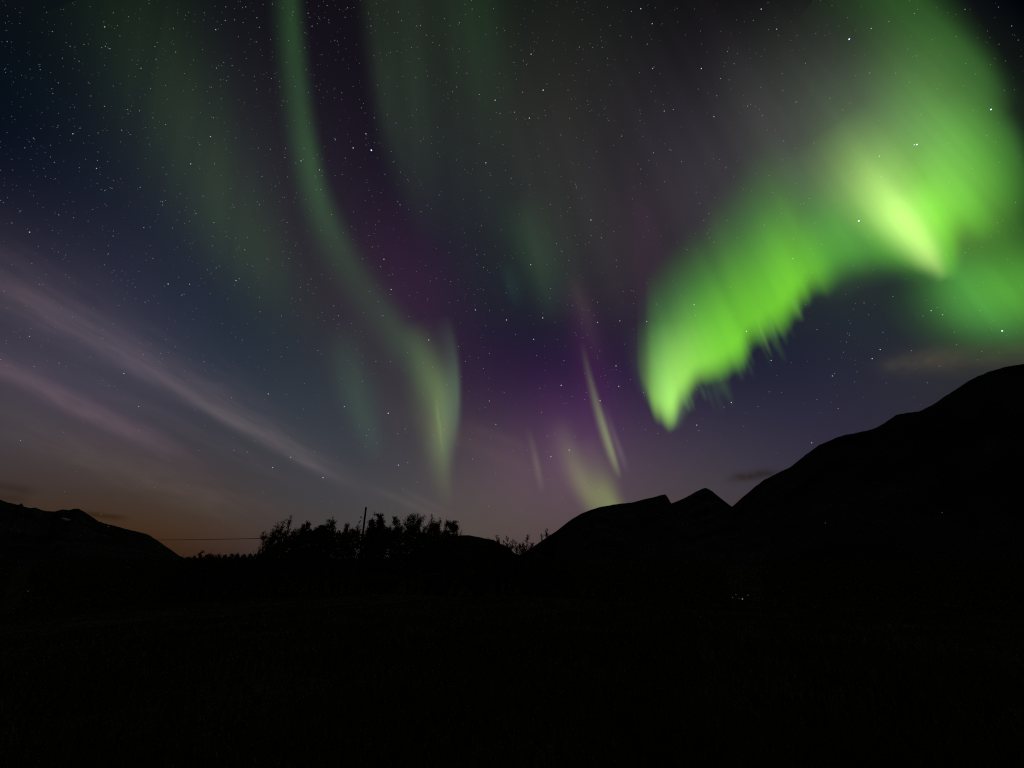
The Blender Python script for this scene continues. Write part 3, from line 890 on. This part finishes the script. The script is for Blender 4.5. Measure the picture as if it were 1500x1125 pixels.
def tree(x, top, half, depth, label, cat='tree', name='birch_tree', group=None, stems=1, leaves=1600, leaf_size=.13, twig=.03, lean=0.0,
         shape='plume', mat=None, seed=0, base_drop=0.0, splay=.5, root=True):
    """x, top, half: crown centre, tip height and half width of the tree in photo pixels, seen at the given depth"""
    rnd = random.Random(seed * 131 + 17)
    tip = at_depth(x, top, depth)
    basep = Vector((tip.x * 1.0, depth, float(ground_z(tip.x, depth)) - .05 + base_drop))
    W = half * depth / F * 1.02
    H = tip.z - basep.z
    t_ = empty(name, basep)
    tag(t_, label, cat, group)
    tv, tf, lv_, lf = [], [], [], []
    ends = []
    for s in range(stems):
        off = 0 if stems == 1 else (s / (stems - 1) - .5) * 2
        hh = H * (1.0 if s == stems // 2 else rnd.uniform(.80, .97))
        tipx = off * W * splay + rnd.uniform(-.1, .1) * W
        p0 = Vector((off * W * .12, rnd.uniform(-.2, .2), 0))
        pts, rads = [], []
        n = 9
        r0 = .012 * hh + .035
        ph = rnd.random() * 6
        for i in range(n):
            f = i / (n - 1)
            pts.append(p0 + Vector((tipx * f ** 1.4 + .025 * hh * math.sin(ph + f * 5) * f + lean * f, rnd.uniform(-.1, .1) * f + off * .3 * f, hh * f)))
            rads.append(max(r0 * (1 - f) ** .8, twig * .55))
        tube(tv, tf, pts, rads, 6)
        nb = int(34 * hh / 10) + 10
        if shape == 'bush':
            nb = 14
        for b in range(nb):
            f = rnd.uniform(.22, .97) if shape != 'bush' else rnd.uniform(.1, .9)
            k = f * (n - 1)
            i0 = min(int(k), n - 2)
            p = pts[i0].lerp(pts[i0 + 1], k - i0)
            a = rnd.uniform(0, 6.283)
            if shape == 'plume':
                wid = W * min(1, (1 - f) * 3.5 + .07) * (1.0 if stems == 1 else .55)
                rise = rnd.uniform(.9, 1.9)
            elif shape == 'cone':
                wid = W * min(1.1, (1 - f) * 3.0 + .04)
                rise = rnd.uniform(.2, .9)
            elif shape == 'round':
                wid = W * (math.sqrt(max(.05, 1 - ((f - .84) / .19) ** 2)) if f > .84 else 1) * .95
                rise = rnd.uniform(.4, 1.2)
            else:
                wid = W * rnd.uniform(.3, 1.0) * (1.0 if stems == 1 else .6)
                rise = rnd.uniform(.7, 2.0)
            L = wid * rnd.uniform(.65, 1.15)
            dv = Vector((math.cos(a), math.sin(a), 0)) * L
            up = min(L * rise, max(.1, (H * 1.0 - p.z) * .8))
            bp = [p, p + dv * .4 + Vector((0, 0, up * .30)), p + dv * .78 + Vector((0, 0, up * .65)), p + dv + Vector((rnd.uniform(-.1, .1), 0, up))]
            tube(tv, tf, bp, [max(.5 * rads[i0] + .008, twig), twig * .9, twig * .7, twig * .45], 4)
            ends.append((bp, L))
            for sidx in range(2 + (shape == 'bush')):
                g = rnd.uniform(.3, .95) * 3
                j0 = min(int(g), 2)
                q0 = bp[j0].lerp(bp[j0 + 1], g - j0)
                q1 = q0 + Vector((rnd.gauss(0, .35), rnd.gauss(0, .35), rnd.uniform(.1, .6))) * max(.5, L * .7)
                if q1.z > H:
                    q1.z = H - rnd.random() * .3
                qm = q0.lerp(q1, .5) + Vector((rnd.gauss(0, .05), rnd.gauss(0, .05), 0))
                tube(tv, tf, [q0, qm, q1], [twig * .8, twig * .6, twig * .4], 3)
                ends.append(([q0, q0.lerp(q1, .33), q0.lerp(q1, .66), q1], L * .6))
    link_mesh('trunk', tv, tf, mat_trunk, t_)
    if leaves:
        # leaves gather in clumps along the outer part of every branch
        cum = np.cumsum([max(L, .05 * W) ** 1.7 * (1.0 if e[0].z > .5 * H else .5) for e, L in ends])
        for i in range(int(leaves * (4.2 if name == 'birch_tree' else 1.5))):
            bp, L = ends[min(int(np.searchsorted(cum, rnd.random() * cum[-1])), len(ends) - 1)]
            g = (rnd.random() ** .7) * 3
            j0 = min(int(g), 2)
            p = bp[j0].lerp(bp[j0 + 1], g - j0)
            sp = .10 + .10 * L
            p = p + Vector((rnd.gauss(0, sp), rnd.gauss(0, sp), rnd.gauss(0, sp * 1.2)))
            if p.z > H + .15:
                continue
            leaf(lv_, lf, p, leaf_size * .68 * rnd.uniform(.7, 1.35), rnd)
        link_mesh('crown' if shape != 'bush' else 'foliage', lv_, lf, mat or M_leaf_dark, t_, smooth=False)
    return t_


mat_trunk = M_bark
BR, GR, DK = M_leaf_brown, M_leaf_green, M_leaf_dark
TG = 'trees of the row in the middle distance'
TREES = [
    # x, top, half, depth, label, options
    (399, 763, 11, 78, 'leftmost birch of the row, thin rusty brown crown', dict(stems=2, leaves=1300, mat=BR, splay=.5)),
    (412, 760, 9, 81, 'slim brown birch second from the left end of the row', dict(stems=2, leaves=900, mat=BR, splay=.5)),
    (424, 754.5, 13, 79, 'tall airy birch with two brown tips near the left end', dict(stems=3, leaves=1500, mat=BR, splay=.75)),
    (437, 772, 9, 84, 'short dark tree filling the gap behind the airy birch', dict(leaves=1300, mat=DK)),
    (454, 761.5, 13, 77, 'dense dark pointed tree beside the airy birch', dict(leaves=3200, mat=DK, shape='cone', leaf_size=.16)),
    (469, 770, 11, 83, 'low rounded dark tree next to the dense pointed one', dict(leaves=2600, mat=DK, shape='round', leaf_size=.16)),
    (484, 761, 12, 80, 'broad dull tree with one bare twig above its top', dict(leaves=2600, mat=GR, shape='round', leaf_size=.15)),
    (489, 756, 4, 82, 'thin leafless stem poking above the broad dull tree', dict(leaves=60, mat=BR)),
    (501, 763, 9, 79, 'loose olive birch left of the pole', dict(stems=2, leaves=1300, mat=GR)),
    (510, 765, 8, 84, 'narrow birch with gaps close to the pole', dict(leaves=1000, mat=BR)),
    (520, 762, 10, 80, 'brown birch standing directly left of the pole', dict(stems=2, leaves=1700, mat=BR, splay=.4)),
    (538, 776, 9, 83, 'low open sapling at the foot of the pole', dict(leaves=500, mat=DK)),
    (556.5, 748.5, 16, 78, 'tallest and densest dark tree just right of the pole', dict(leaves=5200, mat=DK, shape='cone', leaf_size=.17)),
    (547, 761, 7, 81, 'dark side tree leaning on the left of the tallest tree', dict(leaves=1500, mat=DK, leaf_size=.15)),
    (565, 761, 8, 82, 'dark side tree on the right of the tallest tree', dict(leaves=1300, mat=DK, leaf_size=.15)),
    (579, 757, 10, 80, 'pointed olive tree between the tallest tree and a narrow gap', dict(leaves=2100, mat=GR, leaf_size=.14)),
    (588, 770, 7, 84, 'small tree tucked right of the pointed olive one', dict(leaves=1000, mat=GR)),
    (606.5, 751.5, 13, 79, 'tall brown birch with a single sharp tip', dict(leaves=2700, mat=BR, leaf_size=.14)),
    (617, 761, 7, 82, 'slim brown birch at the shoulder of the sharp tipped one', dict(leaves=900, mat=BR)),
    (633, 752, 13, 80, 'twiggy birch with bare upper shoots', dict(stems=3, leaves=1500, mat=BR, splay=.7)),
    (632, 767, 11, 84, 'dark bushy tree inside the twiggy birch', dict(leaves=2000, mat=DK, shape='round', leaf_size=.15)),
    (648, 756, 8, 78, 'narrow birch with one upright shoot near the right end', dict(stems=2, leaves=900, mat=BR)),
    (659, 763.5, 10, 81, 'round topped brown tree near the right end of the row', dict(leaves=2500, mat=BR, shape='round', leaf_size=.15)),
    (671, 774, 6, 80, 'last small bare tree at the right end of the row', dict(stems=2, leaves=140, mat=BR, splay=.8)),
]
for i, (x, tp, hw, dep, lab, kw) in enumerate(TREES):
    tree(x, tp, hw, dep, lab, seed=i + 1, group=TG, **kw)

SG = 'bare shrubs between the hill and the ridge'
for i, (x, tp, hw, dep, lab, kw) in enumerate([
    (730, 783.5, 11, 74, 'bare shrub beside the low rounded hill', dict(stems=5, leaves=1500, splay=1.0)),
    (742, 784, 9, 78, 'ragged shrub with leaning shoots left of the sky gap', dict(stems=5, leaves=1100, splay=1.0)),
    (768, 782, 13, 70, 'open bare shrub with forked twigs right of the sky gap', dict(stems=6, leaves=900, splay=1.0)),
    (803, 773, 11, 76, 'fan shaped bare bush on the lower slope of the flat ridge', dict(stems=7, leaves=1100, splay=.9)),
]):
    tree(x, tp, hw, dep, lab, cat='shrub', name='shrub', seed=60 + i, group=SG, mat=DK, twig=.05, leaf_size=.12, **kw)

BG = 'low bushes left of the tree row'
for i, (x, tp, hw, dep, lab) in enumerate([
    (271, 811, 8, 95, 'low bush at the foot of the left ridge'),
    (284, 812, 8, 92, 'flat low bush right of the ridge foot'),
    (296, 804.5, 6, 92, 'twiggy bush below the middle of the wire'),
    (311, 802.5, 6, 90, 'highest twiggy bush under the wire'),
    (323, 811, 8, 94, 'very low bush between the twiggy bushes and the next clump'),
    (339, 807.5, 6, 90, 'small upright bush in the clump under the wire'),
    (350, 808, 6, 96, 'small bush with several tips beside the upright one'),
    (362, 810, 6, 93, 'low dark bush near the birch end of the gap'),
    (373, 806.5, 5, 91, 'thin bush close to the leftmost birch'),
    (380, 796, 4, 88, 'tall thin sapling just left of the leftmost birch'),
    (389, 789, 6, 84, 'leafy sapling against the leftmost birch'),
]):
    tree(x, tp, hw, dep, lab, cat='bush', name='bush', seed=90 + i, group=BG, shape='bush', stems=3, leaves=900, leaf_size=.15, twig=.03, mat=DK, splay=.9)

# dim bushes standing in the field and on the slope to the right
FG = 'dim bushes in the dark field'
for i, (x, tp, hw, dep, lab) in enumerate([
    (560, 846, 26, 60, 'dim wide bush below the tallest dark tree'),
    (645, 842, 22, 58, 'dim bush under the round topped tree'),
    (700, 838, 22, 62, 'dim bush below the low rounded hill'),
]):
    tree(x, tp, hw, dep, lab, cat='bush', name='bush', seed=120 + i, group=FG, shape='bush', stems=5, leaves=2600, leaf_size=.17, twig=.035, mat=GR, splay=1.0)

# dense undergrowth below the row, nobody could count it
uv_, uf = [], []
rnd = random.Random(5)
for i in range(36000):
    x = rnd.uniform(262, 840)
    dep = rnd.uniform(66, 100)
    topy = np.interp(x, [255, 300, 380, 395, 430, 450, 480, 520, 538, 556, 600, 655, 668, 690, 720, 745, 770, 840], [819, 814, 812, 797, 788, 775, 777, 778, 788, 774, 778, 779, 786, 790, 793, 808, 814, 824])
    X = (x - 750) / F * dep / (CP - (562.5 - 815) / F * SP)
    ztop = at_depth(x, topy + 6 * rnd.random() ** 2 + 2 * math.sin(x * .7), dep).z
    zg = float(ground_z(X, dep))
    z = zg + (ztop - zg) * rnd.random() ** .6
    leaf(uv_, uf, Vector((X, dep, z)), rnd.uniform(.14, .30), rnd)
# scrub going on along the edge of the valley to both sides
for i in range(52000):
    x = rnd.uniform(-420, 285) if rnd.random() < .36 else rnd.uniform(760, 1900)
    dep = rnd.uniform(52, 98)
    if 1060 < x < 1108 or 28 < x < 54:
        continue        # gaps through which the far lights show
    nz_ = math.sin(x * .061 + dep * .11) + .7 * math.sin(x * .023 + 1.1 + dep * .05) + .5 * math.sin(x * .17 + dep * .37)
    topy = 821 - 5.5 * nz_ + (3 if x > 900 else 0)
    X = (x - 750) / F * dep / (CP - (562.5 - 815) / F * SP)
    zg = float(ground_z(X, dep))
    ztop = max(zg + .4, at_depth(x, topy + 9 * rnd.random() ** 2, dep).z)
    leaf(uv_, uf, Vector((X, dep, zg + (ztop - zg) * rnd.random() ** .7)), rnd.uniform(.16, .34), rnd)
tag(link_mesh('undergrowth', uv_, uf, M_leaf_dark, smooth=False), 'tangled dark undergrowth and scrub along the far edge of the field', kind='stuff')

# foreground grass
gv_, gf_ = [], []
for i in range(42000):
    r_ = 2.2 * (34 / 2.2) ** rnd.random()
    a = rnd.uniform(R(28), R(152))
    x, y = r_ * math.cos(a), r_ * math.sin(a)
    z = float(ground_z(x, y))
    clump = .5 + .5 * math.sin(x * 1.7 + 2 * math.sin(y * 1.1)) * math.sin(y * 1.9 + x * .6)
    h = rnd.uniform(.05, .13) + .12 * clump * rnd.random() + (.10 if r_ > 8 else 0) * rnd.random()
    w = rnd.uniform(.004, .008) * (1 + r_ / 9)
    b = rnd.uniform(0, 6.283)
    dx, dy = math.cos(b), math.sin(b)
    lx, ly = rnd.gauss(0, .35) * h, rnd.gauss(0, .35) * h
    off = len(gv_)
    gv_.extend([(x - dx * w, y - dy * w, z - .01), (x + dx * w, y + dy * w, z - .01),
                (x + dx * w * .7 + lx * .4, y + dy * w * .7 + ly * .4, z + h * .6), (x - dx * w * .7 + lx * .4, y - dy * w * .7 + ly * .4, z + h * .6),
                (x + lx, y + ly, z + h)])
    gf_.extend([(off, off + 1, off + 2, off + 3), (off + 3, off + 2, off + 4)])
tag(link_mesh('grass', gv_, gf_, M_grass, smooth=False), 'dark dry grass covering the field in front', kind='stuff')

# ------------------------------------------------------------------ power pole and wire
PD = 74.0
p_top = at_depth(536.2, 743.3, PD)
pole = empty('utility_pole', (p_top.x, PD, float(ground_z(p_top.x, PD)) - .1))
tag(pole, 'bare dark wooden utility pole rising above the tree row', 'utility pole')
zt = p_top.z - pole.location.z
vv, fa = [], []
tube(vv, fa, [Vector((0, 0, 0)), Vector((.01, 0, zt * .35)), Vector((0, 0, zt * .7)), Vector((0, 0, zt))], [.20, .185, .165, .145], 12)
link_mesh('shaft', vv, fa, M_wood, pole)
vv, fa = [], []
tube(vv, fa, [Vector((0, 0, zt + .004)), Vector((0, 0, zt + .05)), Vector((0, 0, zt + .08))], [.155, .15, .05], 12)
link_mesh('cap', vv, fa, M_metal, pole)
attach = []
for (x, y) in ((528.8, 757.6), (529.5, 784.0)):
    q = at_depth(x, y, PD) - Vector(pole.location)
    vv, fa = [], []
    tube(vv, fa, [Vector((0, 0, q.z - .25)), Vector((q.x * .6, 0, q.z - .16)), Vector((q.x, 0, q.z - .10))], [.02, .02, .02], 6)
    br = link_mesh('bracket', vv, fa, M_metal, pole)
    vv, fa = [], []
    tube(vv, fa, [Vector((q.x, 0, q.z - .13)), Vector((q.x, 0, q.z - .08)), Vector((q.x, 0, q.z)), Vector((q.x, 0, q.z + .08)), Vector((q.x, 0, q.z + .12))],
         [.05, .11, .13, .11, .04], 10)
    link_mesh('insulator', vv, fa, M_metal, br)
    attach.append(q + Vector(pole.location))
a_, b_, c_ = attach[1], at_depth(386, 788.6, 92), at_depth(-90, 795, 190)
pts = []
for i in range(61):
    x = a_.x + (c_.x - a_.x) * i / 60
    ys = np.array([a_.x, b_.x, at_depth(240, 790.9, 122).x, c_.x])[::-1]
    yy = np.array([a_.y, 92, 122, c_.y])[::-1]
    zz = np.array([a_.z, b_.z, at_depth(240, 790.9, 122).z, c_.z])[::-1]
    A = np.polyfit(ys, zz, 3)
    B = np.polyfit(ys, yy, 3)
    pts.append(Vector((x, float(np.polyval(B, x)), float(np.polyval(A, x)))))
vv, fa = [], []
tube(vv, fa, pts, [.055] * len(pts), 6)
tag(link_mesh('power_line', vv, fa, M_wire), 'thin dark overhead wire running from the pole to the left past the birches', 'wire')


# ------------------------------------------------------------------ far lights
def lamp_mat(name, col, s):
    m = bpy.data.materials.new(name)
    m.use_nodes = True
    t = m.node_tree
    t.nodes.clear()
    em = N(t, 'ShaderNodeEmission')
    em.inputs['Color'].default_value = (*col, 1)
    em.inputs['Strength'].default_value = s
    o = N(t, 'ShaderNodeOutputMaterial')
    t.links.new(em.outputs[0], o.inputs['Surface'])
    return m


gnd_v, gnd_f = gv, gf


def lamp(x, y, where, strength, label, px=.85, col=(1, .97, .92)):
    key, vs, fs = where
    loc, nor = surface_hit(x, y + 1.5, key, vs, fs)
    dist = (loc - Vector((0, 0, EYE))).length
    d = Vector(ray(x, y))
    head = Vector((0, 0, EYE)) + d * (dist * .995)
    gz = loc.z - max(.3, dist * .003)
    t_ = empty('lamp', (head.x, head.y, gz))
    tag(t_, label, 'lamp', 'far lights in the dark valley')
    c = math.sqrt(1 + ((x - 750) ** 2 + (y - 562.5) ** 2) / F ** 2)
    rb = px / F / c * dist
    h = head.z - gz
    vv, fa = [], []
    tube(vv, fa, [Vector((0, 0, 0)), Vector((0, 0, h * .5)), Vector((0, 0, max(h - rb * .9, h * .6)))], [rb * .3, rb * .25, rb * .2], 8)
    link_mesh('post', vv, fa, M_metal, t_)
    vv = [Vector(v) * rb + Vector((0, 0, h)) for v in ico_v]
    link_mesh('bulb', vv, ico_f, lamp_mat('lamp_light', col, strength), t_)
    return t_


RGT, GND = ('right', v_r, f_r), ('ground', gnd_v, gnd_f)
lamp(1209, 766, RGT, .032, 'faint lone light on the lower mountainside, left of the other slope light')
lamp(1380, 751, RGT, .036, 'faint lone light higher on the right mountainside')
lamp(41, 866, GND, .036, 'faint lone light low in the dark field near the left edge')
lamp(1087.5, 877.5, GND, .24, 'brightest white light of the small cluster in the dark field')
lamp(1073, 875.2, GND, .04, 'dull light at the left end of the small cluster')
lamp(1078, 871, GND, .03, 'dimmer light above the dull one of the small cluster', px=.8)
lamp(1082.5, 876.5, GND, .035, 'dim warm light just left of the brightest of the cluster', px=.8, col=(1, .75, .55))
lamp(1095.5, 872, GND, .03, 'dim light at the right end of the small cluster', px=.9)
